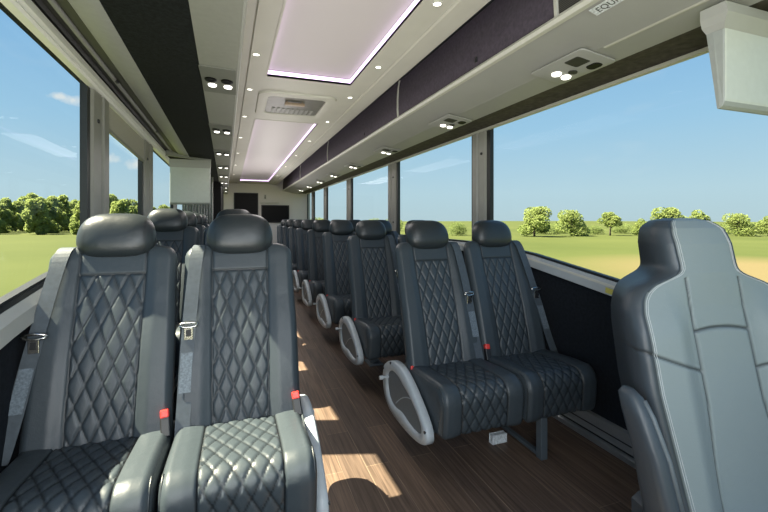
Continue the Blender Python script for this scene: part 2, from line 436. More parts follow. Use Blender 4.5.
for i, (y0, y1) in enumerate(trays):
    o = empty('ceiling_light_panel', (.48, (y0+y1)/2, ZC))
    cy = (y0+y1)/2
    L = lambda x, y, z: (x-.48, y-cy, z-ZC)
    mb = MB(); rc = .06
    mb.add([L(cx_l(y0)-.01, y0-.01, ZC+.045), L(.77, y0-.01, ZC+.045), L(.77, y1+.01, ZC+.045), L(cx_l(y1)-.01, y1+.01, ZC+.045)], [(0, 1, 2, 3)])
    mb.build('diffuser', M['skypanel'], o)
    mb = MB()                                        # tray walls
    def edge(p, q, off):
        mb.add([L(p[0], p[1], ZC-.003), L(q[0], q[1], ZC-.003), L(q[0]+off[0], q[1]+off[1], ZC-.003), L(p[0]+off[0], p[1]+off[1], ZC-.003),
                L(p[0], p[1], ZC+.02), L(q[0], q[1], ZC+.02), L(q[0]+off[0], q[1]+off[1], ZC+.02), L(p[0]+off[0], p[1]+off[1], ZC+.02)],
               [(0, 1, 2, 3), (7, 6, 5, 4), (0, 4, 5, 1), (2, 6, 7, 3), (1, 5, 6, 2), (0, 3, 7, 4)])
    edge((cx_l(y0), y0), (cx_l(y1), y1), (-.012, 0)); edge((.76, y0), (.76, y1), (.012, 0))
    edge((cx_l(y0), y0), (.76, y0), (0, -.012)); edge((cx_l(y1), y1), (.76, y1), (0, .012))
    mb.build('tray_frame', M['ceil'], o)
    mb = MB()                                        # glowing strip hidden behind the lip, washing the panel
    def led(p, q, off):
        mb.add([L(p[0], p[1], ZC+.016), L(q[0], q[1], ZC+.016), L(q[0]+off[0], q[1]+off[1], ZC+.040), L(p[0]+off[0], p[1]+off[1], ZC+.040)], [(0, 1, 2, 3)])
    e = .004
    led((cx_l(y0), y0), (cx_l(y1), y1), (e, 0)); led((.76, y0), (.76, y1), (-e, 0))
    led((cx_l(y0), y0), (.76, y0), (0, e)); led((cx_l(y1), y1), (.76, y1), (0, -e))
    mb.build('led_strip', M['led'], o)
    tag(o, ['large pink-edged light panel in the ceiling nearest the camera, before the roof hatch', 'long pink-edged light panel in the ceiling behind the roof hatch'][i], 'ceiling light', 'pink-edged ceiling light panels')

# roof hatch
o = empty('roof_hatch', (.45, (HAT[0]+HAT[1])/2+.05, ZC))
def rr(hx, hy, r, z, n=6, cx=0, cy=0):
    pts = []
    for qx, qy, a0 in ((1, 1, 0), (-1, 1, PI/2), (-1, -1, PI), (1, -1, 1.5*PI)):
        for k in range(n+1):
            a = a0 + k*PI/2/n; pts.append((cx+qx*(hx-r)+r*math.cos(a), cy+qy*(hy-r)+r*math.sin(a), z))
    return pts
mb = MB()
mb.loft([rr(.30, .37, .09, -.001), rr(.295, .365, .09, -.016), rr(.25, .32, .08, -.020), rr(.225, .27, .05, -.012), rr(.222, .265, .05, -.002)], cap=False)
mb.build('hatch_frame', M['ceil'], o, auto=True)
mb = MB(); mb.loft([rr(.228, .272, .05, -.004), rr(.228, .272, .05, -.0025)]); mb.build('hatch_cover', M['hatchin'], o)
mb = MB()
for k in range(9): mb.box(-.17+k*.04, -.146+k*.04, .08, .235, -.010, -.0035)
mb.build('ventilation_grille', M['liner_d'], o)
mb = MB(); mb.bbox(-.09, .07, -.15, -.11, -.034, -.012, .006); mb.box(-.08, -.065, -.14, -.12, -.013, -.004); mb.box(.045, .06, -.14, -.12, -.013, -.004); mb.build('hatch_handle', M['bronze'], o)
tag(o, 'rounded roof hatch with bronze handle between the two pink light panels', 'roof hatch')

# downlights
def downlight(x, y, label, group):
    o = empty('ceiling_downlight', (x, y, ZC-.001 if x < .85 else ZC-.004))
    mb = MB(); k = 18
    rg = lambda r, z: [(r*math.cos(2*PI*j/k), r*math.sin(2*PI*j/k), z) for j in range(k)]
    mb.loft([rg(.026, 0), rg(.025, -.004), rg(.018, -.004), rg(.017, -.001)], cap=False); mb.build('trim_ring', M['trimw'], o, smooth=True)
    mb = MB(); mb.loft([rg(.0175, -.001), rg(.0175, -.003)]); mb.build('lamp_lens', M['lamp'], o)
    tag(o, label, 'downlight', group)
ordn = ['first', 'second', 'third', 'fourth', 'fifth', 'sixth', 'seventh', 'eighth']
DY = [1.62, 2.42, 3.1, 3.95, 5.0, 6.2, 7.6, 9.2]
for i, y in enumerate(DY):
    downlight(.105+DR(y)+.01, y+.05, '%s downlight from the front in the row left of the ceiling panels' % ordn[i], 'downlights left of the ceiling panels')
    downlight(.83, y, '%s downlight from the front in the row right of the ceiling panels' % ordn[i], 'downlights right of the ceiling panels')

# ------------------------------------------------------------------ right overhead luggage rack
rk = empty('overhead_luggage_rack', (1.4, 5, 1.9))
def at_parent(o, root):
    for v in o.data.vertices: v.co -= root.location
    return o
mb = MB()
mb.prism_y([(1.20, 1.985), (1.42, 1.922), (1.435, 1.917), (1.578, 1.897), (1.59, 1.905), (1.59, 1.925), (1.44, 1.94), (1.21, 2.005)], YF, YR)
at_parent(mb.build('service_panel', M['liner'], rk), rk)
mb = MB(); mb.prism_y([(1.175, 1.985), (1.185, 1.972), (1.205, 1.970), (1.212, 1.984), (1.2, 1.998), (1.18, 1.997)], YF, YR)
at_parent(mb.build('front_rail', M['trimw'], rk, auto=True), rk)
mb = MB(); mb.prism_y([(1.435, 1.9175), (1.445, 1.913), (1.452, 1.9135), (1.455, 1.9175)], YF, 1.30)
at_parent(mb.build('panel_bead', M['trimw'], rk), rk)
mb = MB(); mb.prism_y([(1.575, 1.904), (1.70, 1.915), (1.86, 1.908), (1.86, 1.93), (1.575, 1.925)], YF, YR)
at_parent(mb.build('window_valance', M['valance'], rk), rk)
mb = MB(); mb.prism_y([(1.822, 1.893), (1.85, 1.893), (1.85, 1.911), (1.822, 1.911)], YF, YR)
at_parent(mb.build('valance_rail', M['trimw'], rk), rk)
div = [YF, 1.30, 3.0, 5.66, 8.3, YR]
for i, (y0, y1) in enumerate(zip(div, div[1:])):
    mb = MB()
    pr = [(1.196, 1.999), (1.192, 2.06), (1.192, 2.14), (1.197, 2.22), (1.208, 2.29), (1.224, 2.29), (1.213, 2.22), (1.208, 2.14), (1.208, 2.06), (1.210, 1.999)]
    mb.prism_y(pr, y0+.012, y1-.012)
    d = at_parent(mb.build('bin_door', M['grille'] if i == 0 else M['purple'], rk, auto=True), rk)
    if i == 0: d['label'] = 'black slotted grille panel'
    if 0 < i:
        ym = y0 + (y1-y0)*.34
        mb = MB(); mb.bbox(1.186, 1.196, ym-.010, ym+.010, 2.03, 2.055, .003); at_parent(mb.build('latch', M['blackp'], d), rk)
    if i:
        mb = MB(); mb.prism_y([(1.188, 1.999), (1.184, 2.06), (1.184, 2.14), (1.189, 2.22), (1.200, 2.29), (1.224, 2.29), (1.213, 2.22), (1.208, 2.14), (1.208, 2.06), (1.210, 1.999)], y0-.007, y0+.007)
        at_parent(mb.build('bin_divider', M['trimw'], rk, auto=True), rk)
mb = MB(); mb.prism_y([(1.19, 2.292), (1.24, 2.292), (1.24, 2.305), (1.19, 2.305)], YF, YR); mb.prism_y([(1.226, 2.0), (1.23, 2.0), (1.23, 2.29), (1.226, 2.29)], YF, YR)
at_parent(mb.build('shadow_gap', M['gasket'], rk), rk)
tag(rk, 'long overhead luggage rack with aubergine doors along the right side', 'luggage rack')

# lettered plate on the right rack
cu = bpy.data.curves.new('lettering', 'FONT'); cu.body = 'EQUITTUR'; cu.size = .036; cu.align_x = 'CENTER'; cu.align_y = 'CENTER'; cu.extrude = .0004; cu.space_character = 1.05
to = bpy.data.objects.new('tmp', cu); C.objects.link(to)
dg = bpy.context.evaluated_depsgraph_get()
tme = bpy.data.meshes.new_from_object(to.evaluated_get(dg)); bpy.data.objects.remove(to)
pl = empty('lettered_plate', (1.262, 1.335, 1.9645))
# plate axes: text runs towards the front (-y), its top towards the aisle; face looks down
ex = Vector((0, -1, 0)); ez = Vector((.22, 0, -.063)).normalized(); ez = Vector((-.275, 0, -.96)).normalized(); ey = ez.cross(ex)
R3 = Matrix((ex, ey, ez)).transposed().to_4x4()
pl.matrix_world = Matrix.Translation((1.247, 1.065, 1.9668)) @ R3
mb = MB(); mb.bbox(-.110, .110, -.021, .021, -.002, .0015, .001, 1); mb.build('plate', M['white_label'], pl)
link('lettering', tme, M['ink'], pl).location = (0, 0, .0022)
tag(pl, 'small pale plate with dark letters on the underside of the right rack', 'sign')

# passenger service units on the right rack
def psu_right(y, label):
    o = empty('reading_light_unit', (1.468, y, 1.9095))
    o.rotation_euler = (0, math.atan2(.02, .143), 0)
    mb = MB(); mb.loft([rr(.10, .165, .02, 0), rr(.10, .165, .02, -.006), rr(.094, .158, .02, -.009)]); mb.build('housing', M['liner'], o, auto=True)
    mb = MB(); mb.loft([rr(.040, .042, .01, -.008, cy=-.07, cx=-.03), rr(.037, .040, .01, -.0105, cy=-.07, cx=-.03)]); mb.build('air_vent', M['recess'], o)
    mb = MB(); mb.loft([rr(.024, .036, .02, -.008, cy=-.085, cx=.055), rr(.022, .034, .02, -.0125, cy=-.085, cx=.055)]); mb.build('speaker_slot', M['screen'], o)
    mb = MB(); mb.cyl((.03, .015, -.008), (0, 0, -1), .02, .006, 16); mb.build('call_button', M['recess'], o)
    for sx in (-.012, .046):
        mb = MB(); k = 16; cy = .075
        rg = lambda r, z: [(sx+r*math.cos(2*PI*j/k), cy+1.25*r*math.sin(2*PI*j/k), z) for j in range(k)]
        mb.loft([rg(.021, -.008), rg(.019, -.016), rg(.010, -.019)]); mb.build('lamp_lens', M['lamp'], o, smooth=True)
    tag(o, label, 'reading light', 'reading light units under the right rack')
for i, y in enumerate((1.51, 2.67, 4.0, 5.3, 6.5, 7.7, 8.9, 10.1)):
    psu_right(y, '%s unit from the front of grey twin reading lights under the right rack' % ordn[i])

# ------------------------------------------------------------------ left overhead console
lk = empty('overhead_console', (-.3, 5, 1.88))
def lpr(name, prof, mat, y0=YF, y1=YR, auto=False):
    mb = MB(); mb.prism_y(prof, y0, y1, DR(y0), DR(y1)); return at_parent(mb.build(name, M[mat], lk, auto=auto), lk)
lpr('service_panel', [(-.155, 1.866), (.0, 1.860), (.006, 1.866), (.006, 1.89), (-.155, 1.89)], 'liner_d')
lpr('side_face', [(.002, 1.862), (.010, 1.862), (.040, 2.15), (.03, 2.15)], 'liner')
lpr('fabric_panel', [(-.42, 1.888), (-.155, 1.868), (-.155, 1.89), (-.42, 1.91)], 'charcoal', YF, 5.0)
lpr('edge_strip', [(-.535, 1.920), (-.525, 1.908), (-.44, 1.888), (-.42, 1.886), (-.42, 1.91), (-.53, 1.935)], 'strip', YF, 5.0, True)
lpr('shade_recess', [(-.70, 1.96), (-.655, 1.945), (-.645, 1.957), (-.60, 1.957), (-.592, 1.945), (-.535, 1.918), (-.53, 1.94), (-.6, 1.98), (-.70, 1.98)], 'recess')
lpr('end_cover', [(-.70, 1.90), (-.2, 1.85), (-.2, 1.9), (-.70, 1.96)], 'liner_d', 5.0, 5.05)
lpr('rear_fabric_panel', [(-.65, 1.90), (-.155, 1.868), (-.155, 1.89), (-.65, 1.93)], 'charcoal', 5.05, YR)
lpr('window_rail', [(-.70, 1.872), (-.672, 1.874), (-.664, 1.884), (-.668, 1.892), (-.654, 1.900), (-.654, 1.93), (-.70, 1.945)], 'railw', auto=True)
lpr('shade_rod', [(-.600+.011*math.cos(t), 1.942+.011*math.sin(t)) for t in [2*PI*q/12 for q in range(12)]], 'liner_d', auto=True)
for y in (2.55, 3.9):
    mb = MB(); mb.bbox(-.60+DR(y), -.585+DR(y), y-.02, y+.02, 1.93, 1.96, .003); at_parent(mb.build('rail_clip', M['blackp'], lk), lk)
tag(lk, 'long overhead console with black fabric panel along the left side', 'overhead console')

def psu_left(y, label):
    x = -.078+DR(y)
    o = empty('reading_light_unit', (x, y, 1.8625))
    o.rotation_euler = (0, math.atan2(.006, .155), 0)
    mb = MB(); mb.loft([rr(.076, .19, .006, .0), rr(.076, .19, .006, -.004)]); mb.build('housing', M['psu_d'], o)
    for sx in (-.036, .036):
        mb = MB(); k = 16
        rg = lambda r, z: [(sx+r*math.cos(2*PI*j/k), -.02+1.25*r*math.sin(2*PI*j/k), z) for j in range(k)]
        mb.loft([rg(.028, -.004), rg(.026, -.008), rg(.015, -.006)]); mb.build('air_vent', M['screen'], o, smooth=True)
        mb = MB(); rg2 = lambda r, z: [(sx+.003+r*math.cos(2*PI*j/k), .062+1.2*r*math.sin(2*PI*j/k), z) for j in range(k)]
        mb.loft([rg2(.020, -.004), rg2(.018, -.010), rg2(.010, -.012)]); mb.build('lamp_lens', M['lamp'], o, smooth=True)
    tag(o, label, 'reading light', 'reading light units under the left console')
for i, y in enumerate((2.12, 3.28, 4.42, 5.6, 6.8, 8.0, 9.2, 10.4)):
    psu_left(y, '%s unit from the front of twin reading lights under the left console' % ordn[i])

# roller shade over the second left window
sh = empty('roller_shade', (XL+DR(3.2)+.01, 3.2, 1.9))
mb = MB()
def shp(y, z, dx): return (XL+DR(y)+dx, y, z)
mb.loft([[shp(y, zb, .004), shp(y, zb, .008), shp(y, 1.868, .008), shp(y, 1.868, .004)] for y, zb in ((2.81, 1.725), (3.94, 1.69))])
at_parent(mb.build('shade_fabric', M['shade'], sh), sh)
mb = MB(); mb.loft([[shp(y, zb-.012, .0), shp(y, zb-.012, .014), shp(y, zb+.008, .014), shp(y, zb+.008, .0)] for y, zb in ((2.81, 1.725), (3.94, 1.69))])
at_parent(mb.build('hem_bar', M['liner_d'], sh), sh)
tag(sh, 'beige roller shade pulled slightly down on the second left window', 'window shade')

# monitors
def monitor(name, loc, rz, w, h, dep, label, bracket, fl=1):
    o = empty(name, loc, rz)
    mb = MB()   # shell: wide plain back facing the front of the bus, chamfered rim
    pts = lambda fx, fz0, fz1, y: [(-w*fx, y, fz0), (w*fx, y, fz0), (w*fx, y, fz1), (-w*fx, y, fz1)]
    z0, z1 = -h, 0
    mb.loft([pts(.47, z0+.030, z1-.01, -dep*.5), pts(.485, z0+.022, z1-.004, -dep*.47)], mi=0)
    shell = mb.build('back_cover', M['monitor'], o)
    mb = MB()
    tp = lambda a, b_: [(-w*.5, a, z0), (w*.5, a, z0), (w*.5, b_, z1), (-w*.5, b_, z1)]
    mb.loft([tp(-dep*.12, dep*.5), tp(-dep*.25, dep*.1), pts(.492, z0+.008, z1, -dep*.40), pts(.486, z0+.021, z1-.003, -dep*.465)])
    mb.build('housing', M['monitor_d'], o)
    mb = MB(); mb.loft([[(-w*.46, yy+o_, zz_) , (w*.46, yy+o_, zz_), (w*.46, yy+o_+.004, zz_), (-w*.46, yy+o_+.004, zz_)] for yy, zz_, o_ in ((-dep*.06, z0+.03, 0), (dep*.46, z1-.02, 0))]); mb.build('screen', M['screen'], o)
    mb = MB()
    mb.loft([pts(.5, -.012, .008, 0) and [(-w*.5, -dep*.5, -.012), (w*.5, -dep*.5, -.012), (w*.5, dep*.5, -.012), (-w*.5, dep*.5, -.012)],
             [(-w*(.5+.03*fl), -dep*(.5+.18*fl), .006), (w*(.5+.03*fl), -dep*(.5+.18*fl), .006), (w*(.5+.03*fl), dep*.6, .006), (-w*(.5+.03*fl), dep*.6, .006)],
             [(-w*(.5+.05*fl), -dep*(.5+.4*fl), .030), (w*(.5+.05*fl), -dep*(.5+.4*fl), .030), (w*(.5+.05*fl), dep*.6, .030), (-w*(.5+.05*fl), dep*.6, .030)],
             [(-w*(.5+.05*fl), -dep*(.5+.3*fl), bracket), (w*(.5+.05*fl), -dep*(.5+.3*fl), bracket), (w*(.5+.05*fl), dep*.6, bracket), (-w*(.5+.05*fl), dep*.6, bracket)]])
    mb.build('mounting_bracket', M['liner'], o)
    tag(o, label, 'monitor', 'drop-down overhead monitors')
    return o
monitor('overhead_monitor', (1.676, .90, 1.828), 0, .40, .268, .055, 'grey back of the drop-down monitor at the right rack, top right corner', .064)
monitor('overhead_monitor', (-.40+DR(5), 4.90, 1.765), 0, .40, .41, .07, 'square grey back of the drop-down monitor below the left console', .075, .15)

# pleated curtain across the rear left bay
mb = MB(); pts = []
for k in range(121):
    t = k/120; pts.append((XL+DR(7)+.03+.44*t, 7.0+.016*math.sin(t*2*PI*11)+.006*math.sin(t*2*PI*5)))
mb.loft([[(x, y, z) for x, y in pts] + [(x+.002, y+.004, z) for x, y in reversed(pts)] for z in (.95, 1.4, 1.862)], cap=True)
tag(mb.build('pleated_curtain', M['curtain'], smooth=True), 'grey pleated curtain hanging below and behind the square left monitor', 'curtain')
# rear lavatory block
mb = MB(); mb.box(XL+DR(8)+.0, -.27, 7.9, 9.4, 0, 1.865); struct(mb.build('wall_partition', M['screen']))

# rear wall fittings
def flat_tv(x0, x1, z0, z1, name, label, cat):
    o = empty(name, ((x0+x1)/2, YR-.03, (z0+z1)/2)); w, h = (x1-x0)/2, (z1-z0)/2
    mb = MB(); mb.bbox(-w, w, -.02, .03, -h, h, .01); mb.build('bezel', M['blackp'], o)
    mb = MB(); mb.box(-w+.02, w-.02, -.023, -.019, -h+.02, h-.02); mb.build('screen', M['screen'], o)
    tag(o, label, cat)
flat_tv(-.08, .54, 1.28, 1.90, 'flat_tv', 'square black screen on the rear wall above the last left seats', 'television')
flat_tv(.62, 1.36, 1.10, 1.58, 'black_rear_panel', 'low wide black panel on the rear wall right of the square screen', 'television')  # plain black rear panel, not a television, built from the same parts
o = empty('wall_sign', (.72, YR-.004, 1.80))
mb = MB(); mb.box(-.04, .04, -.004, .0, -.07, .07); mb.build('plate', M['trimw'], o)
mb = MB(); mb.cyl((0, -.004, .04), (0, -1, 0), .015, .003, 12); mb.box(-.016, .016, -.007, -.004, -.05, .02); mb.build('symbol', M['ink'], o)
tag(o, 'tiny restroom sign with dark figure on the white rear wall', 'sign')
mb = MB(); mb.bbox(.60, 1.08, YR-.08, YR, 1.62, 1.66, .008); tag(mb.build('rear_ledge', M['trimw']), 'narrow white ledge on the rear wall above the wide black panel', 'ledge')

# heater duct along the right wall
o = empty('heater_duct', (1.82, 5, 0))
mb = MB(); mb.prism_y([(1.80, 0), (1.795, .028), (1.802, .034), (1.815, .036), (1.815, .045), (1.822, .050), (1.822, .075), (1.828, .080), (1.832, .128), (1.849, .135), (1.849, 0)], YF, YR)
at_parent(mb.build('duct_profile', M['alu'], o), o)
mb = MB(); mb.prism_y([(1.8135, .036), (1.8135, .045), (1.8175, .045), (1.8175, .036)], YF, YR); mb.prism_y([(1.8205, .076), (1.8205, .080), (1.826, .080), (1.826, .076)], YF, YR)
at_parent(mb.build('duct_groove', M['gasket'], o), o)
tag(o, 'low ribbed aluminium heater duct along the foot of the right wall', 'heater')

# ------------------------------------------------------------------ passenger seats
REC = math.radians(17)
QW, QH = .053, .128
def quilt(x, s):
    a = math.sin(PI*(x/QW + s/QH)); b_ = math.sin(PI*(x/QW - s/QH))
    d = min(abs(a), abs(b_))
    h = smooth(0, .42, d)*.62 + .38*math.sqrt(abs(a)*abs(b_))
    return h, 1 - smooth(.03, .27, d)
def seam_attr(me, vals):
    at = me.attributes.new('seam', 'FLOAT', 'POINT')
    at.data.foreach_set('value', vals)

def make_backrest(parent):
    L = .722; NS, NX, NB = 150, 100, 14
    rings = []; vals = []
    ca, sa = math.cos(REC), math.sin(REC)
    SQ = .612
    for i in range(NS+1):
        S = L*i/NS
        w = lerp_tab([(0, .224), (.3, .222), (.66, .214), (.73, .210)], S)
        th = lerp_tab([(0, .12), (.3, .11), (.72, .085)], S)
        r = .055; q = max(0, (S-(L-r))/r); k = 1-math.sqrt(max(0, 1-q*q))
        w -= .05*k; th *= 1-.55*k
        ring = []
        for j in range(NX+1):
            x = -w+2*w*j/NX; ax = abs(x)
            re = min(.026, th*.48); q = max(0, (ax-(w-re))/re)
            f = th/2 - re*(1-math.sqrt(max(0, 1-min(q, 1)**2)))
            sv = 0
            f += .012*smooth(.100, .15, ax)*(1-smooth(w-.03, w, ax))*(1-.6*smooth(.5, .72, S))
            qh = .096 + .010*min(1, S/.6)
            # slight lumbar curve
            f += .012*math.sin(PI*min(S/.5, 1))
            g = gauss(ax-qh-.003, .0035); f -= .006*g; sv = max(sv, g)
            if ax < qh+.003:
                g = gauss(S-SQ, .0035); f -= .006*g; sv = max(sv, g)
                if S < SQ-.004 and ax < qh:
                    h, d = quilt(x, S-SQ)
                    f += .0068*h-.005; sv = max(sv, .9*d)
            y = S*sa - f*ca; z = .37 + S*ca + f*sa*.35
            ring.append((x, y, z)); vals.append(min(1, sv))
        for j in range(1, NB):
            x = w-2*w*j/NB
            re = min(.026, th*.48); q = max(0, (abs(x)-(w-re))/re)
            f = -th/2 + re*(1-math.sqrt(max(0, 1-min(q, 1)**2)))
            ring.append((x, S*sa-f*ca, .37+S*ca+f*sa*.35)); vals.append(0)
        rings.append(ring)
    mb = MB(); mb.loft(rings)
    o = mb.build('backrest', M['leather'], parent, smooth=True)
    seam_attr(o.data, vals)
    # piping down both outer edges
    return o

def make_headrest(parent):
    NU, NV = 56, 30
    rings = []; vals = []
    sg = lambda v, e: math.copysign(abs(v)**e, v)
    a, b_, c = .134, .062, .086
    for i in range(NV+1):
        ph = -PI/2 + PI*i/NV
        ring = []
        zc = sg(math.sin(ph), .62)*c; rr_ = abs(math.cos(ph))**.55
        for j in range(NU):
            t = 2*PI*j/NU
            x = sg(math.cos(t), .62)*a*rr_; y = sg(math.sin(t), .75)*b_*rr_
            x *= 1-.10*smooth(-.02, c, zc)
            if zc > 0: x *= 1-.05*(zc/c)**2
            y += -.012*(1-(zc/c)**2)
            g = gauss(abs(x)-.100, .003) if y < 0 else 0
            ring.append((x, y - zc*-.22 + .212, 1.106+zc+ y*.0)); vals.append(.55*g)
        rings.append(ring)
    mb = MB(); mb.loft(rings)
    o = mb.build('headrest', M['headrest'], parent, smooth=True)
    seam_attr(o.data, vals)
    return o

def make_cushion(parent):
    # top profile from the rear to the front and over the nose (y,z)
    prof = [(.07, .40), (.03, .412), (-.05, .420), (-.16, .428), (-.27, .437), (-.35, .438)]
    for k in range(1, 9):
        a = k/8*PI*.5; prof.append((-.35-.068*math.sin(a), .438-.075*(1-math.cos(a))))
    prof += [(-.414, .30), (-.408, .25), (-.400, .228), (-.385, .218)]
    P = catmull([(p[0], p[1], 0) for p in prof], 8, False)
    # resample evenly
    acc = [0]
    for p, q in zip(P, P[1:]): acc.append(acc[-1]+(q-p).length)
    T = acc[-1]; NS, NX = 128, 92
    rings = []; vals = []
    for i in range(NS+1):
        s = T*i/NS; k = 0
        while k < len(acc)-2 and acc[k+1] < s: k += 1
        q = (s-acc[k])/max(1e-9, acc[k+1]-acc[k]); p = P[k].lerp(P[k+1], q)
        t = (P[k+1]-P[k]).normalized(); nrm = Vector((t.y, -t.x, 0))
        w = .2235; re = .030; ring = []
        fall = smooth(0, .03, s)
        for j in range(NX+1):
            x = -w+2*w*j/NX; ax = abs(x)
            qq = max(0, (ax-(w-re))/re); f = -re*(1-math.sqrt(max(0, 1-min(qq, 1)**2))); sv = 0
            f += .008*smooth(.11, .17, ax)*(1-smooth(w-.03, w, ax))
            g = gauss(ax-.121, .0035); f -= .007*g; sv = max(sv, g)
            if ax < .121:
                g = gauss(s-.12, .0035); f -= .006*g; sv = max(sv, g)
                if s > .124 and ax < .118:
                    h, d = quilt(x, (s-.12)*1.35); f += .0068*h-.005; sv = max(sv, .9*d)
            pp = p + nrm*f*fall
            ring.append((x, pp.x, pp.y)); vals.append(min(1, sv))
        iy, iz = max(p.x, -.37), .226
        ring.append((w-.006, iy, iz)); vals.append(0); ring.append((-w+.006, iy, iz)); vals.append(0)
        rings.append(ring)
    mb = MB(); mb.loft(rings)
    o = mb.build('seat_cushion', M['leather'], parent, smooth=True)
    o.data.set_sharp_from_angle(angle=math.radians(55))
    seam_attr(o.data, vals)
    # stitched piping along the side edges
    for sx in (-1, 1):
        mb = MB(); path = [(sx*(w-.010), p.x, p.y-.010) if p.x > -.36 else (sx*(w-.010), p.x+.008, p.y) for p in P[8:-8:2]]
        mb.tube(path, .0032, 6); mb.build('piping', M['headrest'], o, smooth=True)
    return o

def make_seat(name, s, aisle):
    """s = +1: belt on the viewer's left of the seat (-x), s = -1: mirrored"""
    r = empty(name)
    make_backrest(r); make_headrest(r); make_cushion(r)
    m = -s
    ca, sa = math.cos(REC), math.sin(REC)
    def on_back(x, S, f): return (x, S*sa-f*ca, .37+S*ca)
    # shoulder belt from the shoulder down to the seat edge
    k = (lambda a, b_: a) if aisle else (lambda a, b_: b_)      # towards the wall the belt hangs wider
    path = [on_back(m*.150, .71, -.03), on_back(m*.158, .722, .030), on_back(m*.166, .69, .062), on_back(m*k(.176, .182), .58, .074), on_back(m*k(.184, .200), .44, .080), on_back(m*k(.190, .218), .31, .080), on_back(m*k(.194, .234), .17, .079), on_back(m*k(.197, .250), .06, .084), (m*k(.198, .258), -.07, .40)]
    path = catmull(path, 5, False)
    mb = MB(); mb.strip(path, (.024, 0, 0), .003); b_ = mb.build('seat_belt', M['belt'], r, smooth=False)
    # belt guide ring and tongue, labels sewn on the belt
    cpos = Vector(on_back(m*k(.186, .205), .415, .092))
    mb = MB(); ring = [(cpos.x+k(.031, .036)*math.cos(t), cpos.y-.002-.006*abs(math.sin(t)), cpos.z+.009*math.sin(t)+.004) for t in [2*PI*k/20 for k in range(20)]]
    mb.tube(ring, .0045, 8, closed=True); mb.build('belt_guide', M['chrome'], b_, smooth=True)
    mb = MB(); mb.bbox(cpos.x-.016, cpos.x+.016, cpos.y-.009, cpos.y-.004, cpos.z-.052, cpos.z-.004, .002)
    mb.build('belt_tongue', M['chrome'], b_)
    mb = MB(); mb.bbox(cpos.x-.009, cpos.x+.009, cpos.y-.011, cpos.y-.0085, cpos.z-.038, cpos.z-.012, .001); mb.build('tongue_slot', M['blackp'], b_)
    mb = MB(); pp = [on_back(m*k(.1895, .2175), .315, .083), on_back(m*k(.192, .226), .245, .083), on_back(m*k(.194, .234), .175, .083)]
    mb.strip(pp, (.020, 0, 0), .002); mb.build('belt_label', M['belt_label'], b_)
    # buckle with red button on the other side
    mb = MB()
    mt = Matrix.Translation((-m*.2035, -.055, .395 if (aisle and s < 0) else .462)) @ Matrix.Rotation(math.radians(-24), 4, 'X') @ Matrix.Rotation(math.radians(m*6), 4, 'Y')
    mb.bbox(-.015, .015, -.012, .012, -.055, .012, .004, mtx=mt); k_ = mb.build('belt_buckle', M['blackp'], r)
    mb = MB(); mb.bbox(-.014, .014, -.0135, .0105, .006, .034, .004, mtx=mt); t_ = mb.build('release_button', M['red'], k_)
    t_['label'] = 'red release button'
    # frame under the cushion
    mb = MB(); mb.bbox(-.20, .20, -.34, .10, .215, .250, .006); mb.bbox(-.19, .19, .03, .09, .25, .42, .006); mb.build('seat_frame', M['blackp'], r)
    sd = -s if True else s
    if aisle:
        ax = s     # aisle lies on +x for s=+1
        out = [(.25, .32), (.21, .375), (.12, .418), (.02, .432), (-.08, .416), (-.2, .362), (-.32, .28), (-.368, .225), (-.36, .175), (-.28, .138), (-.1, .116), (.1, .122), (.2, .16), (.245, .23)]
        cen = Vector((-.04, .27))
        o2 = [Vector((p.x, p.y)) for p in catmull([(a, b2, 0) for a, b2 in out], 5)]
        def ringp(f, x, sh=0): 
            res = []
            for p in o2:
                v = (p-cen)*.95; v = v*(1-f/v.length) if f else v
                res.append((ax*x, cen.x+v.x, cen.y+v.y))
            return res
        mb = MB()
        mb.loft([ringp(.010, .228), ringp(0, .232), ringp(0, .262), ringp(.006, .270), ringp(.050, .272), ringp(.062, .268), ringp(.066, .256)], cap=False)
        e_ = mb.build('end_panel', M['cap'], r, smooth=True); e_['label'] = 'grey oval plastic end panel on the aisle side'
        mb = MB(); mb.loft([ringp(.064, .2555), ringp(.064, .2575)]); mb.build('end_panel_inset', M['cap_in'], e_)
        mb = MB()
        pts = [(ax*.259, -.17+.22*t, .31-.11*t+.02*math.sin(PI*t)) for t in [k/10 for k in range(11)]]
        mb.tube(pts, .003, 6); mb.build('inset_crease', M['cap'], e_)
        for yy, zz in ((-.338, .232), (.10, .402), (.215, .335)):
            mb = MB(); mb.cyl((ax*.268, yy, zz), (ax, 0, 0), .007, .007, 10); mb.build('fixing_screw', M['blackp'], e_)
        mb = MB(); mb.cyl((ax*.225, .17, .30), (ax, 0, 0), .006, .075, 10); mb.cyl((ax*.292, .17, .30), (ax, 0, 0), .011, .02, 12); mb.build('recline_knob', M['cap'], r)
        mb = MB(); mb.bbox(-.03, .03, .10, .16, -.001, .24, .005); mb.bbox(-.06, .06, .04, .2, 0, .012, .004); mb.build('leg', M['legm'], r)
    else:
        lx = s*.085
        mb = MB(); mb.bbox(lx-.02, lx+.02, -.375, -.335, 0, .24, .004); mb.bbox(lx-.013, lx+.013, -.355, .18, .004, .022, .003); mb.bbox(lx-.02, lx+.02, .10, .14, 0, .24, .004)
        l_ = mb.build('leg', M['legm'], r)
        mb = MB(); mb.bbox(s*.16, s*.245, -.17, -.14, .0, .045, .003); k_ = mb.build('floor_fixing', M['white_label'], l_)
        k_['label'] = 'white labelled floor fixing'
    return r

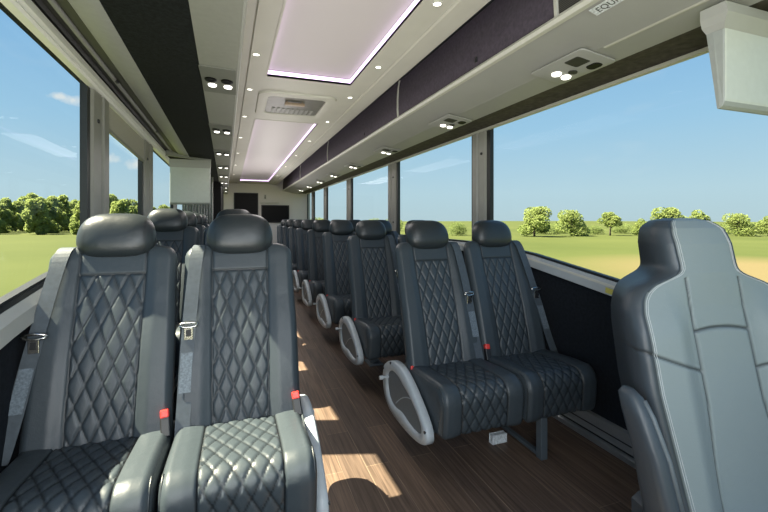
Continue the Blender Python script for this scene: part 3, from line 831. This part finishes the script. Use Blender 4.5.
ROWS_R = [2.25, 3.35, 4.40, 5.45, 6.50, 7.55, 8.60, 9.65]
ROWS_L = [1.90, 3.35, 4.40, 5.45, 6.50]
HY = .225                # headrest centre lies this far behind the seat origin
rowname = ['front', 'second', 'third', 'fourth', 'fifth', 'sixth', 'seventh', 'rearmost']
protos = {}
for side, rows in ((1, ROWS_R), (-1, ROWS_L)):
    for i, yh in enumerate(rows):
        for aisle in (True, False):
            key = (side, aisle)
            if key not in protos:
                o = protos[key] = make_seat('coach_seat', -side, aisle)
            else: o = copy_tree(protos[key])
            if side > 0: x = 1.072 if aisle else 1.525
            else: x = (.012 if aisle else -.444) + DR(yh)*(.9)
            o.location = (x, yh-HY, 0 if side > 0 else (.03 if i == 0 else .085))
            nm = rowname[i] if not (side < 0 and i == len(rows)-1) else 'last visible'
            tag(o, 'dark quilted leather %s seat in the %s row on the %s' % ('aisle' if aisle else 'window', nm, 'right' if side > 0 else 'left'), 'seat', 'quilted dark leather coach seats')

# ------------------------------------------------------------------ driver seat
def driver_seat():
    r = empty('driver_seat', (1.420, .845, 0), math.radians(-10))
    zt = [(.26, .255), (.42, .272), (.70, .304), (.86, .306), (.91, .300), (.95, .283), (.98, .255), (1.00, .215), (1.015, .165), (1.03, .136), (1.045, .129), (1.12, .131), (1.155, .129), (1.18, .119), (1.195, .098), (1.203, .055)]
    def curve(tab, z):
        for (a, va), (b_, vb) in zip(tab, tab[1:]):
            if z <= b_: return va+(vb-va)*(z-a)/(b_-a)
        return tab[-1][1]
    NS, NF, ND, NB = 260, 110, 16, 12
    zz = [.26+(1.203-.26)*(1-(1-k/NS)**1.35) for k in range(NS+1)]
    # smoothed half width
    def W(z): return sum(curve(zt, min(1.203, z+d)) for d in (-.010, -.005, 0, .005, .010))/5 if z < 1.185 else curve(zt, z)
    rings = []; vals = []; mid = []
    for z in zz:
        w = W(z)
        dep = curve([(.26, .18), (.42, .17), (.93, .15), (1.03, .16), (1.12, .15), (1.17, .125), (1.195, .08), (1.203, .03)], z)
        yc = (z-.42)*.20
        bol = .035*(1-smooth(.84, 1.0, z))
        cp = .098+ .02*smooth(.7, .42, z)
        ring = []
        for j in range(NF+1):
            x = -w+2*w*j/NF; ax = abs(x); re = .03*min(1, w/.1)
            q = max(0, (ax-(w-re))/re); f = dep/2 - min(re, dep*.45)*(1-math.sqrt(max(0, 1-min(q, 1)**2))); sv = 0
            f += bol*smooth(.10, .19, ax)
            f += .012*(1-(ax/w)**2)
            if z < 1.015:
                g = gauss(ax-cp, .0035); f -= .007*g; sv = max(sv, g)
                if ax < cp:
                    g = gauss(z-(.865-1.2*ax*ax), .0042); f -= .007*g; sv = max(sv, g)
                else:
                    g = gauss(z-(.74+.35*(ax-cp)), .0042); f -= .006*g; sv = max(sv, g)
            g = gauss(ax-(w-.026), .0035)*.9; f -= .004*g; sv = max(sv, g)
            ring.append((x, yc-f, z)); vals.append(min(1, sv))
        for j in range(1, NB):
            x = w-2*w*j/NB; re = .03*min(1, w/.1); q = max(0, (abs(x)-(w-re))/re)
            f = -dep/2 + min(re, dep*.45)*(1-math.sqrt(max(0, 1-min(q, 1)**2)))
            ring.append((x, yc-f, z)); vals.append(0)
        rings.append(ring)
    mb = MB(); mb.loft(rings)
    o = mb.build('backrest', [M['driver_light'], M['driver_dark']], r, smooth=True)
    k = len(rings[0])
    for p in o.data.polygons:
        js = [v % k for v in p.vertices]
        jm = sorted(js)[len(js)//2]
        if len(js) == 4:
            c = p.center; w = W(c.z)
            if jm > NF or abs(c.x) > w-.026: p.material_index = 1
    seam_attr(o.data, vals)
    # two lines of pale stitching beside the edge seams
    for sx in (-1, 1):
        for off in (.031, .037):
            path = []
            for i in range(4, NS-6, 2):
                z = zz[i]; w = W(z); x = sx*(w-off)
                j = min(range(NF+1), key=lambda q: abs(rings[i][q][0]-x))
                path.append((x, rings[i][j][1]-.0012, z))
            mb = MB(); mb.tube(path, .0011, 5); mb.build('stitching', M['thread'], o)
    # cushion
    mb = MB(); rg = []
    for t in range(13):
        a = t/12; y = .08-.50*a; rr_ = .25
        top = .33+.02*smooth(.3, .8, a)-.07*smooth(.85, 1, a)
        rg.append([(x, y, zc) for x, zc in [(-rr_, .22), (-rr_, top-.02), (-rr_+.05, top+.015), (-.12, top+.012), (-.1, top), (0, top-.004), (.1, top), (.12, top+.012), (rr_-.05, top+.015), (rr_, top-.02), (rr_, .22)]])
    mb.loft(rg); mb.build('seat_cushion', M['driver_dark'], r, auto=True)
    # pedestal
    mb = MB(); mb.bbox(-.18, .18, -.30, .08, .0, .10, .01); mb.bbox(-.15, .15, -.26, .04, .1, .23, .02); mb.build('pedestal', M['blackp'], r)
    # armrests folded up beside the backrest
    for sx in (-1, 1):
        path = [(-.045, -.125, .24), (-.034, -.112, .40), (-.018, -.085, .55), (-.006, -.052, .65), (0, -.034, .695), (0, -.026, .712)]
        rings2 = []
        for i, (x, y, z) in enumerate(path):
            hw, hd = [(.028, .058), (.029, .056), (.028, .050), (.026, .044), (.022, .034), (.010, .016)][i]
            rings2.append([(sx*(.352+x)+hw*math.copysign(abs(math.cos(t))**.6, math.cos(t)), y+hd*math.copysign(abs(math.sin(t))**.6, math.sin(t)), z) for t in [2*PI*q/20 for q in range(20)]])
        mb = MB(); mb.loft(rings2); ar = mb.build('armrest', M['driver_dark'], r, smooth=True)
        mb = MB(); mb.tube([(sx*.318-sx*.016, -.164, .40), (sx*.334-sx*.016, -.132, .55), (sx*.346-sx*.014, -.094, .65), (sx*.350-sx*.012, -.068, .69)], .007, 8); mb.build('armrest_trim', M['cap_in'], ar, smooth=True)
        mb = MB(); mb.cyl((sx*.24, -.10, .36), (sx, 0, 0), .018, .07, 14); mb.build('hinge', M['blackp'], ar)
    tag(r, 'tall plain grey leather driver seat with built-in headrest, right foreground', 'driver seat')
driver_seat()

# ------------------------------------------------------------------ outside
ZG = -1.3
mb = MB(); mb.box(-420, 420, -300, 420, ZG-.5, ZG)
g = struct(mb.build('ground', M['field']))

def leaf_cloud(blobs, n, size, seed):
    R = random.Random(seed); mb = MB()
    tot = sum(b_[3]**2 for b_ in blobs)
    for bx, by, bz, br in blobs:
        for _ in range(int(n*br*br/tot)):
            while True:
                v = Vector((R.uniform(-1, 1), R.uniform(-1, 1), R.uniform(-1, 1)))
                if .3 < v.length < 1: break
            v = v.normalized()*(v.length**.4)*br
            c = Vector((bx, by, bz+v.z*.95)) + Vector((v.x, v.y, 0))
            d1 = Vector((R.gauss(0, 1), R.gauss(0, 1), R.gauss(0, 1))).normalized(); d2 = d1.orthogonal().normalized()
            d2 = Matrix.Rotation(R.uniform(0, 2*PI), 3, d1) @ d2; d3 = d1.cross(d2)
            q = size*R.uniform(.6, 1.3)
            mb.add([c-d2*q, c+d3*q*.6, c+d2*q, c-d3*q*.6], [(0, 1, 2, 3)])
    return mb
def make_tree(name, h, wd, seed, mat, trunk_h=.28, n=2400, open_=0):
    R = random.Random(seed); r = empty(name)
    blobs = []
    k = (9 if trunk_h > 0 else 15)+R.randint(0, 4)
    for i in range(k):
        a = R.uniform(0, 2*PI); t = R.uniform(0, 1)
        zz = h*max(.12, trunk_h+.10+(.80-trunk_h)*t); rad = wd*.5*(1-.55*abs(t-.35))*R.uniform(.35, .8)
        br = wd*R.uniform(.17, .29)*(1-.3*open_)
        blobs.append((rad*math.cos(a), rad*math.sin(a), min(zz, h-br), br))
    blobs.append((0, 0, h*.62, wd*.30)); blobs.append((R.uniform(-.1, .1)*wd, 0, h-wd*.18, wd*.18))
    mb = leaf_cloud(blobs, int(n*1.7), .034, seed+1); mb.build('crown', M[mat], r)
    mb = MB()
    mb.tube([(0, 0, -.1), (.02*h, 0, h*.25), (0, .01*h, h*.55), (.01*h, 0, h*.8)], [.035*h, .026*h, .016*h, .005*h], 8)
    for bx, by, bz, br in blobs[:6]:
        mb.tube([(0, 0, h*.3), (bx*.5, by*.5, (h*.3+bz)*.52), (bx, by, bz)], [.014*h, .009*h, .003*h], 6)
    mb.build('trunk', M['bark'], r, smooth=True)
    return r
protoT = [make_tree('field_tree', 1, .95, 11, 'leaf_y', .06), make_tree('field_tree', 1, .85, 23, 'leaf_y', .1), make_tree('field_tree', 1, .8, 37, 'leaf_y', .2, 1500, 1), make_tree('field_tree', 1, 1.05, 41, 'leaf_y', .06)]
protoW = [make_tree('woodland_tree', 1, .62, 53, 'leaf_y', -.12, 3600), make_tree('woodland_tree', 1, .66, 67, 'leaf', -.10, 3600), make_tree('woodland_tree', 1, .58, 71, 'leaf_y', -.12, 3600)]
protoB = make_tree('field_bush', 1, 1.7, 83, 'leaf', .02)
used = set()
TH = math.atan(147/410)
def bearing(b_, depth):       # metres: bearing in degrees from the bus axis (right positive), distance ahead along the lens axis
    a = math.radians(b_); d = depth/math.cos(a-TH); return d*math.sin(a), d*math.cos(a)
def put(proto, x, y, h, label, group, wx=1):
    o = proto if proto.name not in used else copy_tree(proto)
    used.add(proto.name)
    o.location = (x, y, ZG); o.scale = (h*wx, h*wx, h); o.rotation_euler = (0, 0, rnd.uniform(0, 6.28))
    tag(o, label, 'tree' if 'bush' not in o.name else 'bush', group)
# (bearing, depth, height, proto, label)
TR = [(39.9, 58, 4.3, 0, 'bushy light green tree in the field, first right of the dark pillar'),
      (44.4, 60, 3.9, 3, 'rounded tree in the field, second right of the dark pillar'),
      (48.6, 62, 3.6, 2, 'slim open-crowned tree in the field, third right of the dark pillar'),
      (51.8, 62, 2.6, 1, 'small round tree between the slim tree and the driver headrest'),
      (54.6, 58, 4.2, 0, 'light green tree showing just left of the driver headrest top'),
      (57.2, 60, 3.9, 1, 'light green tree rising behind the driver headrest'),
      (60.6, 60, 3.4, 3, 'broad tree just right of the driver headrest'),
      (62.9, 60, 3.0, 1, 'tree at the right edge of the picture beyond the field')]
for b_, dp, h, k, lab in TR:
    x, y = bearing(b_, dp); put(protoT[k], x, y, h, lab, 'single trees beyond the right field', 1.2)
x, y = bearing(29.8, 62); put(protoB, x, y, 1.95, 'dark rounded bush seen between the two front right headrests', 'bushes beyond the right field')
bl = ['low bush at the foot of the first field tree', 'low bush between the first and second field trees', 'low bush between the second and third field trees', 'low bush right of the slim tree', 'low bush left of the driver headrest', 'low bush behind the driver headrest', 'low bush right of the driver headrest', 'low bush near the right picture edge']
for i, b_ in enumerate((41.2, 42.6, 46.8, 50.1, 53.2, 56.5, 59.4, 62.0)):
    x, y = bearing(b_, 68+4*(i % 2)); put(protoB, x, y, 1.6+.25*math.sin(i*2.1), bl[i], 'bushes beyond the right field', 1.7)
for i in range(8):
    x, y = bearing(8+i*2.6, 80+6*(i % 2)); put(protoB, x, y, 2.3+.4*math.sin(i*1.7), 'bush far behind the rear right windows', 'bushes behind the rear right windows', 1.1)
# woodland on the left
k = 0
for i in range(40):
    b_ = -31.5+i*.62; dp = 66+5.6*(i % 6)
    x, y = bearing(b_, dp); h = (6.4+.7*math.sin(i*1.9))*dp/78+.5*math.sin(i*.7+1)
    if b_ > -12: h *= .72
    put(protoW[i % 3], x, y, h, 'tree in the green woodland edge beyond the left windows', 'woodland trees beyond the left windows', 1.0)
# ------------------------------------------------------------------ sky, sun, added fill lamps
w = bpy.data.worlds.new('World'); bpy.context.scene.world = w; w.use_nodes = True
nt = w.node_tree; nt.nodes.clear(); N, L = nt.nodes, nt.links
out = N.new('ShaderNodeOutputWorld'); bg = N.new('ShaderNodeBackground'); L.new(bg.outputs[0], out.inputs[0])
tc = N.new('ShaderNodeTexCoord'); sp = N.new('ShaderNodeSeparateXYZ'); L.new(tc.outputs['Generated'], sp.inputs[0])
rp = N.new('ShaderNodeValToRGB'); L.new(sp.outputs['Z'], rp.inputs['Fac'])
el = rp.color_ramp.elements
el[0].position = 0; el[0].color = (.50, .66, .72, 1); el[1].position = 1; el[1].color = (.10, .26, .60, 1)
for p, c in ((.06, (.50, .69, .78)), (.2, (.36, .61, .82)), (.42, (.21, .46, .78))):
    e = el.new(p); e.color = (*c, 1)
mp = N.new('ShaderNodeMapping'); mp.inputs['Scale'].default_value = (5, 5, 16); L.new(tc.outputs['Generated'], mp.inputs['Vector'])
n1 = N.new('ShaderNodeTexNoise'); n1.inputs['Scale'].default_value = 1.7; n1.inputs['Detail'].default_value = 8; L.new(mp.outputs[0], n1.inputs['Vector'])
mr = N.new('ShaderNodeMapRange'); mr.inputs['From Min'].default_value = .60; mr.inputs['From Max'].default_value = .82; mr.inputs['To Max'].default_value = .10; L.new(n1.outputs['Fac'], mr.inputs['Value'])
# one small cumulus high over the left field
def cloud_dir(b_, elev): a = math.radians(b_); e_ = math.radians(elev); return (math.sin(a)*math.cos(e_), math.cos(a)*math.cos(e_), math.sin(e_))
prev = mr.outputs['Result']
for bb, ee, rad in ((-17.4, 13.0, .030), (-18.6, 13.2, .022), (-14.6, 7.0, .035), (-11.2, 6.5, .03)):
    vm = N.new('ShaderNodeVectorMath'); vm.operation = 'SUBTRACT'; vm.inputs[1].default_value = cloud_dir(bb, ee); L.new(tc.outputs['Generated'], vm.inputs[0])
    vs = N.new('ShaderNodeVectorMath'); vs.operation = 'MULTIPLY'; vs.inputs[1].default_value = (1, 1, 2.2); L.new(vm.outputs[0], vs.inputs[0])
    ln = N.new('ShaderNodeVectorMath'); ln.operation = 'LENGTH'; L.new(vs.outputs[0], ln.inputs[0])
    nn = N.new('ShaderNodeTexNoise'); nn.inputs['Scale'].default_value = 60; nn.inputs['Detail'].default_value = 4; L.new(tc.outputs['Generated'], nn.inputs['Vector'])
    ma = N.new('ShaderNodeMath'); ma.operation = 'MULTIPLY_ADD'; ma.inputs[1].default_value = rad*1.2; L.new(nn.outputs['Fac'], ma.inputs[0]); L.new(ln.outputs['Value'], ma.inputs[2])
    m2 = N.new('ShaderNodeMapRange'); m2.inputs['From Min'].default_value = rad*1.45; m2.inputs['From Max'].default_value = rad*.85; m2.inputs['To Max'].default_value = .8; L.new(ma.outputs[0], m2.inputs['Value'])
    mm = N.new('ShaderNodeMath'); mm.operation = 'MAXIMUM'; L.new(prev, mm.inputs[0]); L.new(m2.outputs['Result'], mm.inputs[1]); prev = mm.outputs[0]
mx = N.new('ShaderNodeMix'); mx.data_type = 'RGBA'; mx.inputs[7].default_value = (.86, .87, .85, 1)
L.new(prev, mx.inputs[0]); L.new(rp.outputs['Color'], mx.inputs[6]); L.new(mx.outputs[2], bg.inputs['Color'])
bg.inputs['Strength'].default_value = 1.0

sun = bpy.data.lights.new('sun', 'SUN'); sun.energy = 34; sun.angle = math.radians(.6); sun.color = (1, .89, .66)
so = bpy.data.objects.new('sun', sun); C.objects.link(so)
SUN_DIR = Vector((.61, -.20, -.81))
so.rotation_euler = SUN_DIR.to_track_quat('-Z', 'Y').to_euler()
def area(name, loc, direction, sx, sy, power, col=(1, 1, 1)):
    l = bpy.data.lights.new(name, 'AREA'); l.shape = 'RECTANGLE'; l.size = sx; l.size_y = sy; l.energy = power; l.color = col
    o = bpy.data.objects.new(name, l); C.objects.link(o); o.location = loc
    o.rotation_euler = Vector(direction).to_track_quat('-Z', 'Y').to_euler(); return o
area('windscreen_fill', (.2, -.55, 1.75), (.08, 1, -.25), 1.6, .9, 34, (.92, .97, 1))  # added fill lamp in the open front, standing in for windscreen daylight
area('low_front_fill', (-.3, -.2, .9), (.12, .8, .75), 1.2, .6, 26, (1, .98, .95))  # added low front fill aimed up to lift the ceiling, no doorway there
for y, pw in ((3.6, 10), (6.4, 13), (9.2, 22)):
    area('cabin_fill', (.5, y, 2.11), (0, 0, -1), .5, 1.8, pw, (1, .95, .92))  # added downward fill to brighten the cabin, belongs to no fitting
    area('aisle_fill', (.56, y-1.2, 1.25), (0, 0, 1), .35, 2.4, pw*.8, (1, .95, .92))  # unseen upward fill over the aisle, added to lift ceiling and rack
# ------------------------------------------------------------------ camera
cam = bpy.data.cameras.new('camera'); co = bpy.data.objects.new('camera', cam); C.objects.link(co)
cam.sensor_width = 36; cam.lens = 410/768*36; cam.shift_y = -(256-219)/768; cam.clip_start = .02; cam.clip_end = 2000
co.location = (0, 0, 1.2); co.rotation_euler = (PI/2, 0, -TH)
bpy.context.scene.camera = co
sc = bpy.context.scene
sc.view_settings.view_transform = 'Standard'; sc.view_settings.look = 'None'; sc.view_settings.exposure = 0; sc.view_settings.gamma = 1
sc.cycles.max_bounces = 8; sc.cycles.transparent_max_bounces = 16; sc.cycles.use_denoising = True; sc.cycles.sample_clamp_indirect = 6
